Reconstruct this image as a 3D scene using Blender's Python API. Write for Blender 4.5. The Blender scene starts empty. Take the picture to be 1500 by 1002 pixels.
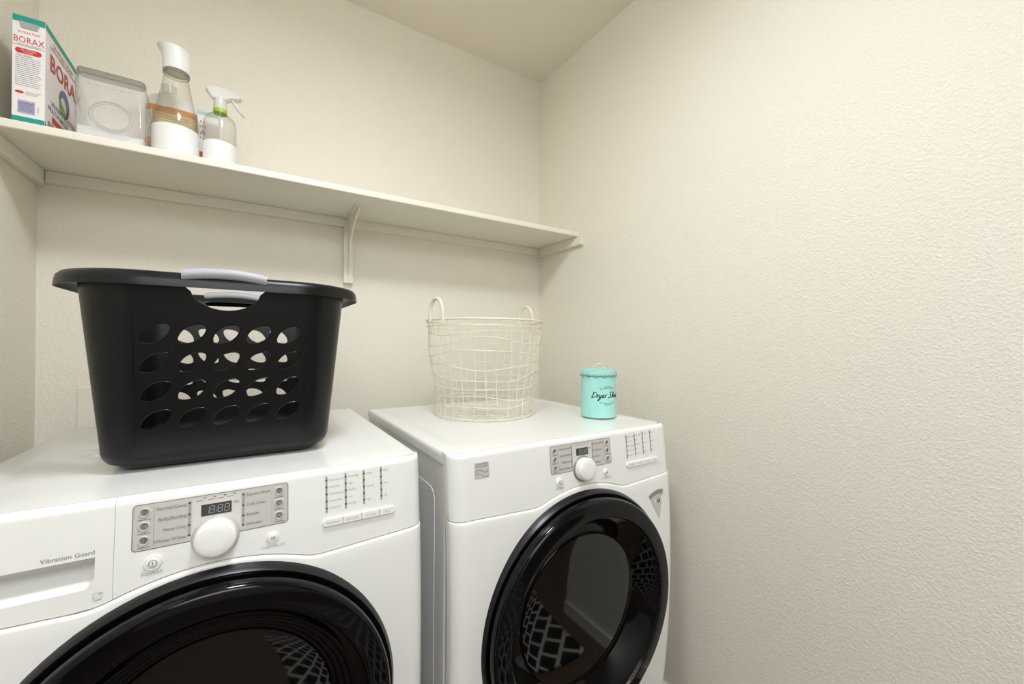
import bpy, bmesh, math, random
from mathutils import Vector, Matrix
random.seed(7)
S = bpy.context.scene
COL = S.collection
PI = math.pi

# ------------------------------------------------------------------ camera, world, lights, exposure
CAMZ = 1.19                       # floor is z = 0, the lens sits at x = y = 0
cam_d = bpy.data.cameras.new('camera')
cam = bpy.data.objects.new('camera', cam_d)
COL.objects.link(cam)
cam_d.sensor_width = 36.0
cam_d.lens = 601.74 / 1500 * 36.0
cam_d.clip_start = 0.01
R_ = Vector((0.84364365, -0.53686025, 0.00681693))
U_ = Vector((-0.00763686, 0.00069654, 0.9999706))
F_ = Vector((0.53684921, 0.8436709, 0.0035123))
m = Matrix((R_, U_, -F_)).transposed().to_4x4()
m.translation = (0, 0, CAMZ)
cam.matrix_world = m
S.camera = cam

w = bpy.data.worlds.new('world')
S.world = w
w.use_nodes = True
w.node_tree.nodes['Background'].inputs[0].default_value = (0.945, 0.986, 1.04, 1)
w.node_tree.nodes['Background'].inputs[1].default_value = 0.12


def area(name, loc, size, power, target=None, color=(1, 1, 1), shape='DISK', sy=None, spread=None):
    d = bpy.data.lights.new(name, 'AREA')
    d.shape = shape
    d.size = size
    if sy: d.size_y = sy
    d.energy = power
    d.color = color
    if spread: d.spread = spread
    o = bpy.data.objects.new(name, d)
    COL.objects.link(o)
    o.location = loc
    if target is not None:
        o.rotation_euler = (Vector(target) - Vector(loc)).to_track_quat('-Z', 'Y').to_euler()
    return o


LAMP = (0.20, 0.43)          # the opal shade built further down is the lamp of this room
LAMP_GLOW = 20
area('laundry_downlight', (LAMP[0], LAMP[1], 2.315), 0.24, 8.5, color=(0.945, 0.986, 1.04))
area('hall_fill', (-0.1, -1.4, 2.38), 1.7, 40, color=(0.945, 0.986, 1.04))  # added wide fill from behind the camera, has no fixture of its own
S.view_settings.view_transform = 'Standard'
S.view_settings.look = 'None'
S.view_settings.gamma = 1.0
S.view_settings.exposure = 0.15
S.view_settings.use_curve_mapping = False


# ------------------------------------------------------------------ materials
def lin(c):
    return tuple(((v / 255) / 12.92 if v / 255 <= 0.04045 else ((v / 255 + 0.055) / 1.055) ** 2.4) for v in c) + (1.0,)


def mat(name, rgb, rough=0.5, metal=0.0, coat=0.0, ior=1.5, linear=False, bump=None, noise=None, spec=0.5):
    """bump = (scale, distance, detail); noise = (scale, amount): small tint variation"""
    M = bpy.data.materials.new(name)
    M.use_nodes = True
    nt = M.node_tree
    b = nt.nodes['Principled BSDF']
    c = tuple(rgb) + (1.0,) if linear else lin(rgb)
    b.inputs['Base Color'].default_value = c
    b.inputs['Roughness'].default_value = rough
    b.inputs['Metallic'].default_value = metal
    b.inputs['IOR'].default_value = ior
    b.inputs['Coat Weight'].default_value = coat
    b.inputs['Coat Roughness'].default_value = 0.04
    b.inputs['Specular IOR Level'].default_value = spec
    tc = nt.nodes.new('ShaderNodeTexCoord')
    if noise:
        n = nt.nodes.new('ShaderNodeTexNoise')
        n.inputs['Scale'].default_value = noise[0]
        n.inputs['Detail'].default_value = 4
        nt.links.new(tc.outputs['Object'], n.inputs['Vector'])
        mx = nt.nodes.new('ShaderNodeMixRGB')
        mx.inputs[1].default_value = tuple(max(0, v * (1 - noise[1])) for v in c[:3]) + (1,)
        mx.inputs[2].default_value = tuple(min(1, v * (1 + noise[1])) for v in c[:3]) + (1,)
        nt.links.new(n.outputs[0], mx.inputs[0])
        nt.links.new(mx.outputs[0], b.inputs['Base Color'])
    if bump:
        n = nt.nodes.new('ShaderNodeTexNoise')
        n.inputs['Scale'].default_value = bump[0]
        n.inputs['Detail'].default_value = bump[2]
        n.inputs['Roughness'].default_value = 0.55
        nt.links.new(tc.outputs['Object'], n.inputs['Vector'])
        rp = nt.nodes.new('ShaderNodeValToRGB')
        rp.color_ramp.elements[0].position = 0.38
        rp.color_ramp.elements[1].position = 0.68
        nt.links.new(n.outputs[0], rp.inputs[0])
        bp = nt.nodes.new('ShaderNodeBump')
        bp.inputs['Strength'].default_value = 1.0
        bp.inputs['Distance'].default_value = bump[1]
        nt.links.new(rp.outputs[0], bp.inputs['Height'])
        nt.links.new(bp.outputs[0], b.inputs['Normal'])
    return M


def glass(name, tint=(0.96, 0.97, 0.96), edge=(0.45, 0.46, 0.42), frost=0.0, frost_c=(0.9, 0.9, 0.88), blend=0.25):
    """thin clear glass: transparent in the middle, darker through its long path at the edge, glossy on top"""
    M = bpy.data.materials.new(name)
    M.use_nodes = True
    nt = M.node_tree
    nt.nodes.clear()
    out = nt.nodes.new('ShaderNodeOutputMaterial')
    lw = nt.nodes.new('ShaderNodeLayerWeight')
    lw.inputs[0].default_value = blend
    mc = nt.nodes.new('ShaderNodeMixRGB')
    mc.inputs[1].default_value = tint + (1,)
    mc.inputs[2].default_value = edge + (1,)
    nt.links.new(lw.outputs['Facing'], mc.inputs[0])
    tr = nt.nodes.new('ShaderNodeBsdfTransparent')
    nt.links.new(mc.outputs[0], tr.inputs[0])
    gl = nt.nodes.new('ShaderNodeBsdfGlossy')
    gl.inputs['Roughness'].default_value = 0.03
    l2 = nt.nodes.new('ShaderNodeLayerWeight')
    l2.inputs[0].default_value = 0.5
    pw_ = nt.nodes.new('ShaderNodeMath'); pw_.operation = 'POWER'; pw_.inputs[1].default_value = 4.5
    nt.links.new(l2.outputs['Facing'], pw_.inputs[0])
    ma = nt.nodes.new('ShaderNodeMath'); ma.operation = 'MULTIPLY_ADD'; ma.inputs[1].default_value = 0.6; ma.inputs[2].default_value = 0.022
    nt.links.new(pw_.outputs[0], ma.inputs[0])
    mx = nt.nodes.new('ShaderNodeMixShader')
    nt.links.new(ma.outputs[0], mx.inputs[0])
    last = tr.outputs[0]
    if frost:
        df = nt.nodes.new('ShaderNodeBsdfDiffuse')
        df.inputs[0].default_value = frost_c + (1,)
        m2 = nt.nodes.new('ShaderNodeMixShader')
        m2.inputs[0].default_value = frost
        nt.links.new(last, m2.inputs[1])
        nt.links.new(df.outputs[0], m2.inputs[2])
        last = m2.outputs[0]
    nt.links.new(last, mx.inputs[1])
    nt.links.new(gl.outputs[0], mx.inputs[2])
    nt.links.new(mx.outputs[0], out.inputs[0])
    return M


def emit(name, rgb, s):
    M = bpy.data.materials.new(name)
    M.use_nodes = True
    b = M.node_tree.nodes['Principled BSDF']
    b.inputs['Base Color'].default_value = lin(rgb)
    b.inputs['Emission Color'].default_value = lin(rgb)
    b.inputs['Emission Strength'].default_value = s
    return M


WALLC = (239, 233, 219)
M = dict(
    wall=mat('wall_paint', WALLC, 0.62, bump=(190, 0.00065, 3)),
    ceiling=mat('ceiling_paint', (239, 233, 219), 0.7),
    trim=mat('trim_paint', (238, 233, 219), 0.42),
    plate=mat('cover_plate_paint', (238, 233, 219), 0.45),
    floor=mat('floor_tile', (104, 82, 67), 0.45, noise=(6, 0.3)),
    enamel=mat('white_enamel', (240, 240, 237), 0.28, coat=0.3),
    plastic=mat('white_plastic', (240, 240, 236), 0.3, coat=0.15),
    silver=mat('silver_panel', (203, 201, 196), 0.35, metal=0.1),
    silver_dark=mat('silver_trim', (150, 149, 145), 0.35, metal=0.3),
    dimple=mat('dark_button', (118, 117, 114), 0.65),
    print=mat('grey_print', (120, 120, 116), 0.6),
    print_pale=mat('pale_grey_print', (178, 178, 174), 0.6),
    line=mat('indicator_grey', (164, 163, 159), 0.5),
    dark=mat('indicator_dark', (70, 70, 68), 0.5),
    lcd=mat('display_glass', (62, 63, 62), 0.15),
    digit=mat('display_digit', (150, 152, 150), 0.5),
    black=mat('gloss_black', (3, 3, 4), 0.06, ior=1.4, spec=0.36),
    ring=mat('gloss_black_ring', (3, 3, 7), 0.07, ior=1.42, spec=0.40),
    seal=mat('black_rubber', (10, 10, 12), 0.32),
    bowl=mat('smoked_door_glass', (5, 5, 5), 0.04, ior=1.6),
    basket=mat('black_basket_plastic', (6, 6, 10), 0.32, noise=(40, 0.25), spec=0.33),
    grip=mat('grey_grip', (172, 172, 178), 0.45),
    wire=mat('cream_wire', (232, 225, 208), 0.45),
    aqua=mat('aqua_paint', (166, 226, 217), 0.35),
    script=mat('script_ink', (34, 48, 50), 0.6),
    flourish=mat('flourish_ink', (84, 142, 140), 0.6),
    card=mat('carton_white', (238, 234, 232), 0.45),
    teal=mat('carton_teal', (0, 152, 138), 0.45),
    red=mat('carton_red', (206, 44, 48), 0.5),
    redshadow=mat('carton_red_shadow', (168, 120, 118), 0.5),
    navy=mat('carton_navy', (60, 66, 104), 0.5),
    textgrey=mat('carton_text', (128, 128, 140), 0.6),
    lavender=mat('carton_barcode', (176, 172, 206), 0.6),
    flap=mat('carton_flap_grey', (168, 168, 170), 0.4),
    blue=mat('emblem_blue', (92, 112, 160), 0.5),
    green=mat('emblem_green', (110, 172, 72), 0.5),
    powder=mat('white_powder', (240, 240, 240), 0.9, bump=(400, 0.001, 3)),
    label=mat('white_label', (236, 236, 235), 0.5),
    cap=mat('white_cap', (238, 237, 233), 0.35),
    liquid=glass('amber_liquid', (0.97, 0.92, 0.80), (0.80, 0.70, 0.52), frost=0.08, frost_c=(0.85, 0.76, 0.58)),
    glass=glass('clear_glass', (1.0, 1.0, 0.99), (0.05, 0.05, 0.04), blend=0.07),
    jarglass=glass('jar_glass', (1.0, 1.0, 0.995), (0.20, 0.20, 0.18), frost=0.17, frost_c=(0.97, 0.97, 0.97), blend=0.12),
    rimglass=glass('thick_glass', (0.90, 0.90, 0.87), (0.20, 0.19, 0.16), frost=0.06, frost_c=(0.8, 0.79, 0.75), blend=0.35),
    frosty=glass('translucent_plastic', (0.92, 0.92, 0.9), (0.7, 0.7, 0.68), frost=0.55, frost_c=(0.93, 0.93, 0.91)),
    greenring=mat('green_ring', (156, 190, 62), 0.4),
    orange=mat('orange_band', (222, 152, 98), 0.5),
    cream=mat('cream_label', (226, 216, 190), 0.5),
    brass=mat('fixture_metal', (190, 186, 178), 0.35, metal=0.8),
    opal=emit('opal_glass', (249, 253, 255), LAMP_GLOW),
    opal_added=emit('added_opal_glass', (249, 253, 255), 3.0),  # glow of the ceiling fixture added in the hall
)


# fine flat print, too small to pick apart letter by letter
PRINT = ('lettering', 'caption_rule', 'button_symbol', 'clock_digits', 'indicator_light', 'scale_light', 'rating_mark', 'badge_emblem', 'sticker_icon',
         'red_print', 'shadow_print', 'navy_print', 'small_print', 'barcode', 'white_print', 'dark_print', 'flourish', 'lid_hole', 'embossed_mark')

# ------------------------------------------------------------------ mesh builder
class MB:
    def __init__(s): s.v = []; s.f = []

    def add(s, vs, fs):
        o = len(s.v)
        s.v += [tuple(p) for p in vs]
        s.f += [tuple(i + o for i in f) for f in fs]
        return s

    def box(s, a, b):
        x0, y0, z0 = a; x1, y1, z1 = b
        return s.add([(x0, y0, z0), (x1, y0, z0), (x1, y1, z0), (x0, y1, z0), (x0, y0, z1), (x1, y0, z1), (x1, y1, z1), (x0, y1, z1)],
                     [(0, 3, 2, 1), (4, 5, 6, 7), (0, 1, 5, 4), (1, 2, 6, 5), (2, 3, 7, 6), (3, 0, 4, 7)])

    def grid(s, rows, close=False):
        n = len(rows[0]); vs = [p for r in rows for p in r]; fs = []
        for i in range(len(rows) - 1):
            for j in range(n if close else n - 1):
                k = (j + 1) % n
                fs.append((i * n + j, i * n + k, (i + 1) * n + k, (i + 1) * n + j))
        return s.add(vs, fs)

    def tube(s, path, r, n=8, closed=False, caps=True):
        P = [Vector(p) for p in path]; N = len(P); rows = []
        up = Vector((0.123, 0.31, 0.94)).normalized()
        prev = None
        for i in range(N):
            a = P[(i - 1) % N] if (closed or i > 0) else P[i]
            b = P[(i + 1) % N] if (closed or i < N - 1) else P[i]
            t = (b - a).normalized()
            if prev is None:
                q = up if abs(t.dot(up)) < 0.95 else Vector((1, 0, 0))
                nx = (q - t * q.dot(t)).normalized()
            else:
                nx = (prev - t * prev.dot(t)).normalized()
            prev = nx
            bn = t.cross(nx)
            rr = r[i] if isinstance(r, (list, tuple)) else r
            rows.append([P[i] + (nx * math.cos(2 * PI * k / n) + bn * math.sin(2 * PI * k / n)) * rr for k in range(n)])
        if closed: rows.append(rows[0])
        o = len(s.v)
        s.grid(rows, True)
        if caps and not closed:
            s.f.append(tuple(o + k for k in range(n))[::-1])
            s.f.append(tuple(o + (N - 1) * n + k for k in range(n)))
        return s

    def lathe(s, prof, n=48, fn=None, cap0=False, cap1=False):
        """prof of (r, z) about z; fn maps (x, y, z) on"""
        fn = fn or (lambda p: p)
        rows = [[fn((r * math.cos(2 * PI * k / n), r * math.sin(2 * PI * k / n), z)) for k in range(n)] for r, z in prof]
        o = len(s.v)
        s.grid(rows, True)
        if cap0: s.f.append(tuple(o + k for k in range(n))[::-1])
        if cap1: s.f.append(tuple(o + (len(prof) - 1) * n + k for k in range(n)))
        return s

    def prism(s, poly, fn, h0, h1):
        """poly of (a, b); fn(a, b, h) -> point; sides plus both faces"""
        n = len(poly)
        vs = [fn(a, b, h0) for a, b in poly] + [fn(a, b, h1) for a, b in poly]
        fs = [tuple(range(n))[::-1], tuple(range(n, 2 * n))]
        fs += [(i, (i + 1) % n, n + (i + 1) % n, n + i) for i in range(n)]
        return s.add(vs, fs)

    def build(s, name, material, parent=None, smooth=False, bevel=None, segs=2, solid=None, fixn=True, angle=40):
        me = bpy.data.meshes.new(name)
        me.from_pydata(s.v, [], s.f)
        me.materials.append(material)
        bm = bmesh.new(); bm.from_mesh(me)
        bmesh.ops.remove_doubles(bm, verts=bm.verts, dist=1e-6)
        if fixn: bmesh.ops.recalc_face_normals(bm, faces=bm.faces)
        if smooth:
            for f in bm.faces: f.smooth = True
            for e in bm.edges:
                if len(e.link_faces) == 2 and e.calc_face_angle(0) > math.radians(angle): e.smooth = False
        bm.to_mesh(me); bm.free()
        o = bpy.data.objects.new(name, me)
        COL.objects.link(o)
        if parent: o.parent = parent
        if name in PRINT: o['kind'] = 'stuff'
        if solid:
            q = o.modifiers.new('thick', 'SOLIDIFY'); q.thickness = solid; q.offset = -1
        if bevel:
            q = o.modifiers.new('bevel', 'BEVEL'); q.width = bevel; q.segments = segs; q.limit_method = 'ANGLE'; q.angle_limit = math.radians(40)
            for p in me.polygons: p.use_smooth = True
            q.harden_normals = True
        return o


def thing(name, label, cat, loc=(0, 0, 0), group=None):
    o = bpy.data.objects.new(name, None)
    COL.objects.link(o)
    o.location = loc
    o.empty_display_size = 0.1
    o['label'] = label; o['category'] = cat
    if group: o['group'] = group
    return o


def tag(o, label, cat):
    o['label'] = label; o['category'] = cat
    return o


def struct(o):
    o['kind'] = 'structure'
    return o


def rrect(x0, y0, x1, y1, r, n=5):
    P = []
    for cx, cy, a0 in ((x1 - r, y1 - r, 0), (x0 + r, y1 - r, 90), (x0 + r, y0 + r, 180), (x1 - r, y0 + r, 270)):
        for k in range(n + 1):
            a = math.radians(a0 + 90 * k / n)
            P.append((cx + r * math.cos(a), cy + r * math.sin(a)))
    return P


def circ(cx, cy, r, n=24, ry=None):
    ry = ry or r
    return [(cx + r * math.cos(2 * PI * k / n), cy + ry * math.sin(2 * PI * k / n)) for k in range(n)]


# flat print: outlines of letters, laid on a surface by fn(a, b, h)
def lettering(mb, items, fn, h=0.0004):
    """items of (text, x, y, size, align, shear, width factor); y up is the text's up"""
    tmp = []
    for it in items:
        tx, x, y, size = it[:4]
        al = it[4] if len(it) > 4 else 'LEFT'
        sh = it[5] if len(it) > 5 else 0
        wf = it[6] if len(it) > 6 else 1
        cu = bpy.data.curves.new('tmp_text', 'FONT')
        cu.body = tx; cu.size = size; cu.align_x = al; cu.shear = sh; cu.resolution_u = 2
        o = bpy.data.objects.new('tmp_text', cu)
        COL.objects.link(o)
        tmp.append((o, x, y, wf))
    bpy.context.view_layer.update()
    dg = bpy.context.evaluated_depsgraph_get()
    for o, x, y, wf in tmp:
        ev = o.evaluated_get(dg)
        me = ev.to_mesh()
        mb.add([fn(x + v.co.x * wf, y + v.co.y, h) for v in me.vertices], [tuple(p.vertices) for p in me.polygons])
        ev.to_mesh_clear()
    for o, *_ in tmp:
        cu = o.data
        bpy.data.objects.remove(o)
        bpy.data.curves.remove(cu)
    return mb


def stroke(mb, pts, wd, fn, h=0.0006):
    """a flat pen stroke through pts, laid on a surface by fn"""
    n = len(pts); L = []; R = []
    for i, (a, b) in enumerate(pts):
        p = pts[max(0, i - 1)]; q = pts[min(n - 1, i + 1)]
        dx, dy = q[0] - p[0], q[1] - p[1]
        d = math.hypot(dx, dy) or 1
        ww = wd[i] if isinstance(wd, list) else wd
        nx, ny = -dy / d * ww / 2, dx / d * ww / 2
        L.append(fn(a + nx, b + ny, h)); R.append(fn(a - nx, b - ny, h))
    return mb.grid([L, R])


# ------------------------------------------------------------------ the room
XL, XR, YB, HC, Y0 = -0.4858, 1.1812, 1.6129, 2.455, 0.06
T = 0.11


def wallbox(name, a, b, mt):
    return struct(MB().box(a, b).build(name, mt))


wallbox('wall_back', (XL - T, YB, 0), (XR + T, YB + T, HC), M['wall'])
wallbox('wall_left', (XL - T, Y0 - 0.0, 0), (XL, YB, HC), M['wall'])
wallbox('wall_right', (XR, Y0, 0), (XR + T, YB, HC), M['wall'])
wallbox('floor', (-2.2, -2.4, -0.1), (2.6, YB + T, 0), M['floor'])
wallbox('ceiling', (-2.2, -2.4, HC), (2.6, YB + T, HC + 0.1), M['ceiling'])
# the hall the photograph is taken from
wallbox('wall_front_left', (-2.2, Y0, 0), (XL - T, Y0 + T, HC), M['wall'])
wallbox('wall_front_right', (XR + T, Y0, 0), (2.6, Y0 + T, HC), M['wall'])
wallbox('wall_rear', (-0.9, -2.4, 0), (2.6, -2.3, HC), M['wall'])
wallbox('wall_hall_right', (2.6, -2.4, 0), (2.7, Y0 + T, HC), M['wall'])
wallbox('baseboard_right', (XR - 0.013, Y0, 0.0), (XR, YB, 0.058), M['trim'])
wallbox('baseboard_left', (XL, Y0, 0.0), (XL + 0.013, YB, 0.058), M['trim'])
wallbox('baseboard_back', (XL + 0.013, YB - 0.013, 0.0), (XR - 0.013, YB, 0.058), M['trim'])
wallbox('trim_1', (-0.9, -2.3, 0), (2.6, -2.285, 0.09), M['trim'])

t = thing('ceiling_light', 'round opal glass ceiling light above the washing machines', 'ceiling light', (LAMP[0], LAMP[1], HC))
MB().lathe([(0.0, 0), (0.165, 0), (0.165, -0.02), (0.15, -0.03)], 40).build('mount', M['brass'], t, True)
MB().lathe([(0.15, -0.025), (0.145, -0.06), (0.12, -0.095), (0.08, -0.118), (0.04, -0.128), (0.0005, -0.13)], 40).build('shade', M['opal'], t, True)
t = thing('added_hall_light', 'unseen round opal ceiling light added in the hall for fill', 'ceiling light', (0.10, -1.05, HC))  # unseen fixture, added to go with the fill from the hall
MB().lathe([(0.0, 0), (0.18, 0), (0.18, -0.02), (0.16, -0.025)], 40).build('mount', M['brass'], t, True)
MB().lathe([(0.16, -0.02), (0.14, -0.045), (0.07, -0.055), (0.0005, -0.058)], 40).build('shade', M['opal_added'], t, True)


def rug_material():
    Mr = bpy.data.materials.new('lattice_rug')
    Mr.use_nodes = True
    nt = Mr.node_tree; b = nt.nodes['Principled BSDF']
    b.inputs['Roughness'].default_value = 0.95
    tc = nt.nodes.new('ShaderNodeTexCoord')
    rot = nt.nodes.new('ShaderNodeVectorRotate'); rot.inputs['Angle'].default_value = PI / 4; rot.rotation_type = 'Z_AXIS'
    nt.links.new(tc.outputs['Object'], rot.inputs['Vector'])
    cx = nt.nodes.new('ShaderNodeTexBrick')
    cx.inputs['Scale'].default_value = 5
    cx.inputs['Mortar Size'].default_value = 0.05
    cx.inputs['Color1'].default_value = lin((16, 15, 15)); cx.inputs['Color2'].default_value = lin((22, 20, 20))
    cx.inputs['Mortar'].default_value = lin((214, 208, 196))
    cx.offset = 0.5; cx.inputs['Row Height'].default_value = 0.5; cx.inputs['Brick Width'].default_value = 0.5
    nt.links.new(rot.outputs[0], cx.inputs['Vector'])
    nt.links.new(cx.outputs[0], b.inputs['Base Color'])
    return Mr


tag(MB().prism(rrect(0.18, -1.0, 1.08, 0.36, 0.01), lambda a, b, h: (a, b, h), 0, 0.012).build('lattice_rug', rug_material()),
    'dark rug with an ivory lattice, mirrored in the dryer door', 'rug')

# cover plate low on the back wall, half hidden by the black basket
MB_ = MB().prism(rrect(-0.405, 0.70, -0.215, 1.06, 0.006), lambda a, b, h: (a, YB - h, b), 0.0, 0.006)
tag(MB_.build('cover_plate', M['plate'], bevel=0.002), 'smooth cream cover plate on back wall behind the black basket', 'cover plate')

# ------------------------------------------------------------------ wall shelf
ZS, ZB, YS = 1.6653, 1.6448, 1.3205
sh = thing('wall_shelf', 'long cream painted shelf across the back wall with centre bracket', 'shelf', (XL, YB, ZB))
sh_off = Vector((-XL, -YB, -ZB))


def sl(p): return (p[0] + sh_off.x, p[1] + sh_off.y, p[2] + sh_off.z)


def shbox(name, a, b, bev=0.0015):
    return MB().box(sl(a), sl(b)).build(name, M['trim'], sh, bevel=bev)


shbox('shelf_board', (XL + 0.001, YS, ZB), (XR - 0.001, YB - 0.0005, ZS), 0.004)
shbox('side_cleat', (XL + 0.0005, 1.30, ZB - 0.0385), (XL + 0.018, YB - 0.0005, ZB - 0.0002))
shbox('side_cleat', (XR - 0.018, 1.297, ZB - 0.0365), (XR - 0.0005, YB - 0.0005, ZB - 0.0002))
shbox('back_cleat', (XL + 0.019, YB - 0.018, ZB - 0.032), (XR - 0.019, YB - 0.0005, ZB - 0.0002))
bx0, bx1 = 0.284, 0.317
MB().prism(rrect(bx0, 1.4075, bx1, 1.64, 0.004), lambda a, b, h: sl((a, YB - h, b)), 0.0185, 0.0215).build('bracket_plate', M['trim'], sh, bevel=0.001)
web = [(YB - 0.02, ZB - 0.001), (1.415, ZB - 0.001), (1.417, ZB - 0.010), (1.47, ZB - 0.030), (1.525, ZB - 0.062), (1.560, ZB - 0.105), (1.575, ZB - 0.16), (1.588, 1.44), (YB - 0.02, 1.43)]
MB().prism(web, lambda a, b, h: sl((h, a, b)), 0.298, 0.3035).build('bracket_arm', M['trim'], sh, bevel=0.001)
MB().prism(rrect(0.288, 1.412, 0.313, 1.59, 0.003), lambda a, b, h: sl((a, b, h)), ZB - 0.004, ZB - 0.0003).build('bracket_flange', M['trim'], sh)
for z in (1.422, 1.60):
    MB().prism(circ(0.3005 if z < 1.5 else 0.2905, z, 0.0035, 12), lambda a, b, h: sl((a, YB - h, b)), 0.021, 0.0245).build('screw', M['trim'], sh, bevel=0.001)

# ------------------------------------------------------------------ washing machine and dryer
W_ = 0.686
CR = 0.030


def bow(t):
    u = (t - 0.38) / 0.38
    return max(0.0, 0.024 * (1 - u * u)) if t < 0.76 else 0.0


def corner(x):
    x = min(max(x, 0), W_)
    e = min(x, W_ - x)
    if e >= CR: return 0.0
    return CR - math.sqrt(max(0, CR * CR - (CR - e) ** 2))


def seam(x):
    d = abs(x - 0.349)
    if d < 0.122:
        return 0.116 + 0.027 * (d / 0.136) ** 2
    if d < 0.15:
        k = (d - 0.122) / 0.028
        a = 0.116 + 0.027 * (0.122 / 0.136) ** 2
        return a + (0.1425 - a) * (k * (2 - k))
    return 0.1425 - 0.008 * min(1, (d - 0.15) / 0.16)


XS = sorted(set([0, .0006, .002, .005, .009, .014, .021, .030] + [round(W_ - q, 4) for q in (0, .0006, .002, .005, .009, .014, .021, .030)]
                + [round(.04 + .012 * k, 4) for k in range(51)]))


def machine(kind, X, F, H, back, door):
    nm = 'washing_machine' if kind == 'w' else 'clothes_dryer'
    lab = ('white front loading washing machine under the black laundry basket' if kind == 'w'
           else 'white front loading dryer beside right wall under the wire basket')
    r0 = thing(nm, lab, 'washing machine' if kind == 'w' else 'dryer', (X, F, 0))
    D = back - F

    def sf(x, t, off=0.0):      # the bowed front: x from the left edge, t down from the top
        return (x, -bow(t) + corner(x) - off, H - t)

    fn = lambda a, b, h: sf(a, b, h)
    fnt = lambda a, b, h: sf(a, -b, h)       # for lettering: up is -t
    # ---- cabinet
    cb = MB()
    y0 = 0.034
    cb.box((0.002, y0, 0.03), (W_ - 0.002, D, H - 0.028))
    cab = cb.build('cabinet', M['enamel'], r0, bevel=0.004)
    for sx, nx in ((0.002, -1), (W_ - 0.002, 1)):
        MB().prism(rrect(0.088, 0.10, D - 0.03, H - 0.092, 0.03), lambda a, b, h: (sx + nx * h, a, b), -0.001, 0.0010).build('side_emboss', M['enamel'], cab, bevel=0.0009)
    for fx in (0.06, W_ - 0.06):
        for fy in (0.09, D - 0.07):
            MB().lathe([(0.022, 0.0), (0.022, 0.012), (0.012, 0.014), (0.012, 0.035)], 16, lambda p: (p[0] + fx, p[1] + fy, p[2]), True, True).build('foot', M['seal'], r0)
    # ---- lid
    cr = [(0, -.0265), (0, -.010), (.0012, -.0045), (.004, -.0012), (.010, 0), (.036, 0), (.041, -.0008), (.046, -.0025), (.06, -.0028)]
    sec = cr + [(.2, -.0015), (W_ / 2, -.001), (W_ - .2, -.0015)] + [(W_ - a, b) for a, b in cr[::-1]]
    rows = []
    vs = [0, .002, .06, .10, .14, .2, .4, .6, .8, .9, .94, .965, .99, .997, 1.0]
    for v in vs:
        k = 1.0 if .12 < v < .95 else 0.0
        row = []
        for x, dz in sec:
            ya = corner(max(x, 0.0)) + 0.012
            y = ya + v * (D - ya)
            z = dz if not (.03 < x < W_ - .03) else dz * k
            if v >= .99: z = min(z, -.0015 if v < .995 else -.005 if v < 1 else -.012)
            row.append((x, y, H + z))
        rows.append(row)
    lid = MB().grid(rows)
    n = len(sec)
    lid.grid([rows[-1], [(x, D, H - .0265) for x, dz in sec]])
    lid.grid([rows[0], [(x, corner(x) + 0.012, H - .0265) for x, dz in sec]])
    lid.build('lid', M['enamel'], r0, True, angle=50)

    # ---- panels following the bowed front
    def panel(xs, t0f, t1f, off, roll_top=None, hole=None, nrow=8):
        hc = hole
        """grid from t0f(x) to t1f(x); roll_top = radius of the roll into the lid; edges returned inward"""
        mb = MB(); rows = []
        if roll_top:
            for k in range(7):
                a = PI / 2 * k / 6
                rows.append([(x, sf(x, roll_top, off)[1] + roll_top * (1 - math.sin(a)), H - roll_top * (1 - math.cos(a))) for x in xs])
            ts = lambda x, q: roll_top + (t1f(x) - roll_top) * q
        else:
            rows.append([sf(x, t0f(x), off - .006) for x in xs])
            rows.append([sf(x, t0f(x) + .0006, off - .0025) for x in xs])
            rows.append([sf(x, t0f(x) + .0022, off - .0006) for x in xs])
            rows.append([sf(x, t0f(x) + .005, off) for x in xs])
            ts = lambda x, q: t0f(x) + .005 + (t1f(x) - t0f(x) - .005) * q
        for q in range(1, nrow + 1): rows.append([sf(x, ts(x, q / nrow), off) for x in xs])
        rows.append([sf(x, t1f(x) + .0004, off - .0012) for x in xs])
        rows.append([sf(x, t1f(x) + .0004, off - .012) for x in xs])
        if hole is None: mb.grid(rows)
        else:
            nn = len(xs); fsx = []
            ins = lambda p: math.hypot(p[0] - hole[0], (H - p[2]) - hole[1]) < hole[2]
            for i in range(len(rows) - 1):
                for j in range(nn - 1):
                    if ins(rows[i][j]) and ins(rows[i][j + 1]) and ins(rows[i + 1][j]) and ins(rows[i + 1][j + 1]): continue
                    fsx.append((i * nn + j, i * nn + j + 1, (i + 1) * nn + j + 1, (i + 1) * nn + j))
            mb.add([p for r in rows for p in r], fsx)
        # side returns
        for j in (0, -1): mb.grid([[r[j] for r in rows], [(r[j][0], r[j][1] + .012, r[j][2]) for r in rows]])
        return mb

    xw = 0.2318
    if kind == 'w':
        xs = [x for x in XS if x > xw + .002] ; xs = [xw + .0003, xw + .0014] + xs
    else:
        xs = XS
    cp = panel(xs, None, lambda x: seam(x) - .0008, 0.0, roll_top=.012).build('control_panel', M['plastic'], r0, True)
    fp = panel(XS, lambda x: seam(x) + .0008, lambda x: H - .10, 0.0035, hole=(door[0], door[1], door[2] - .012), nrow=44).build('front_panel', M['plastic'], r0, True)
    kp = panel(XS, lambda x: H - .098, lambda x: H - .035, 0.0, nrow=3).build('kick_panel', M['plastic'], r0, True)

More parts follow.
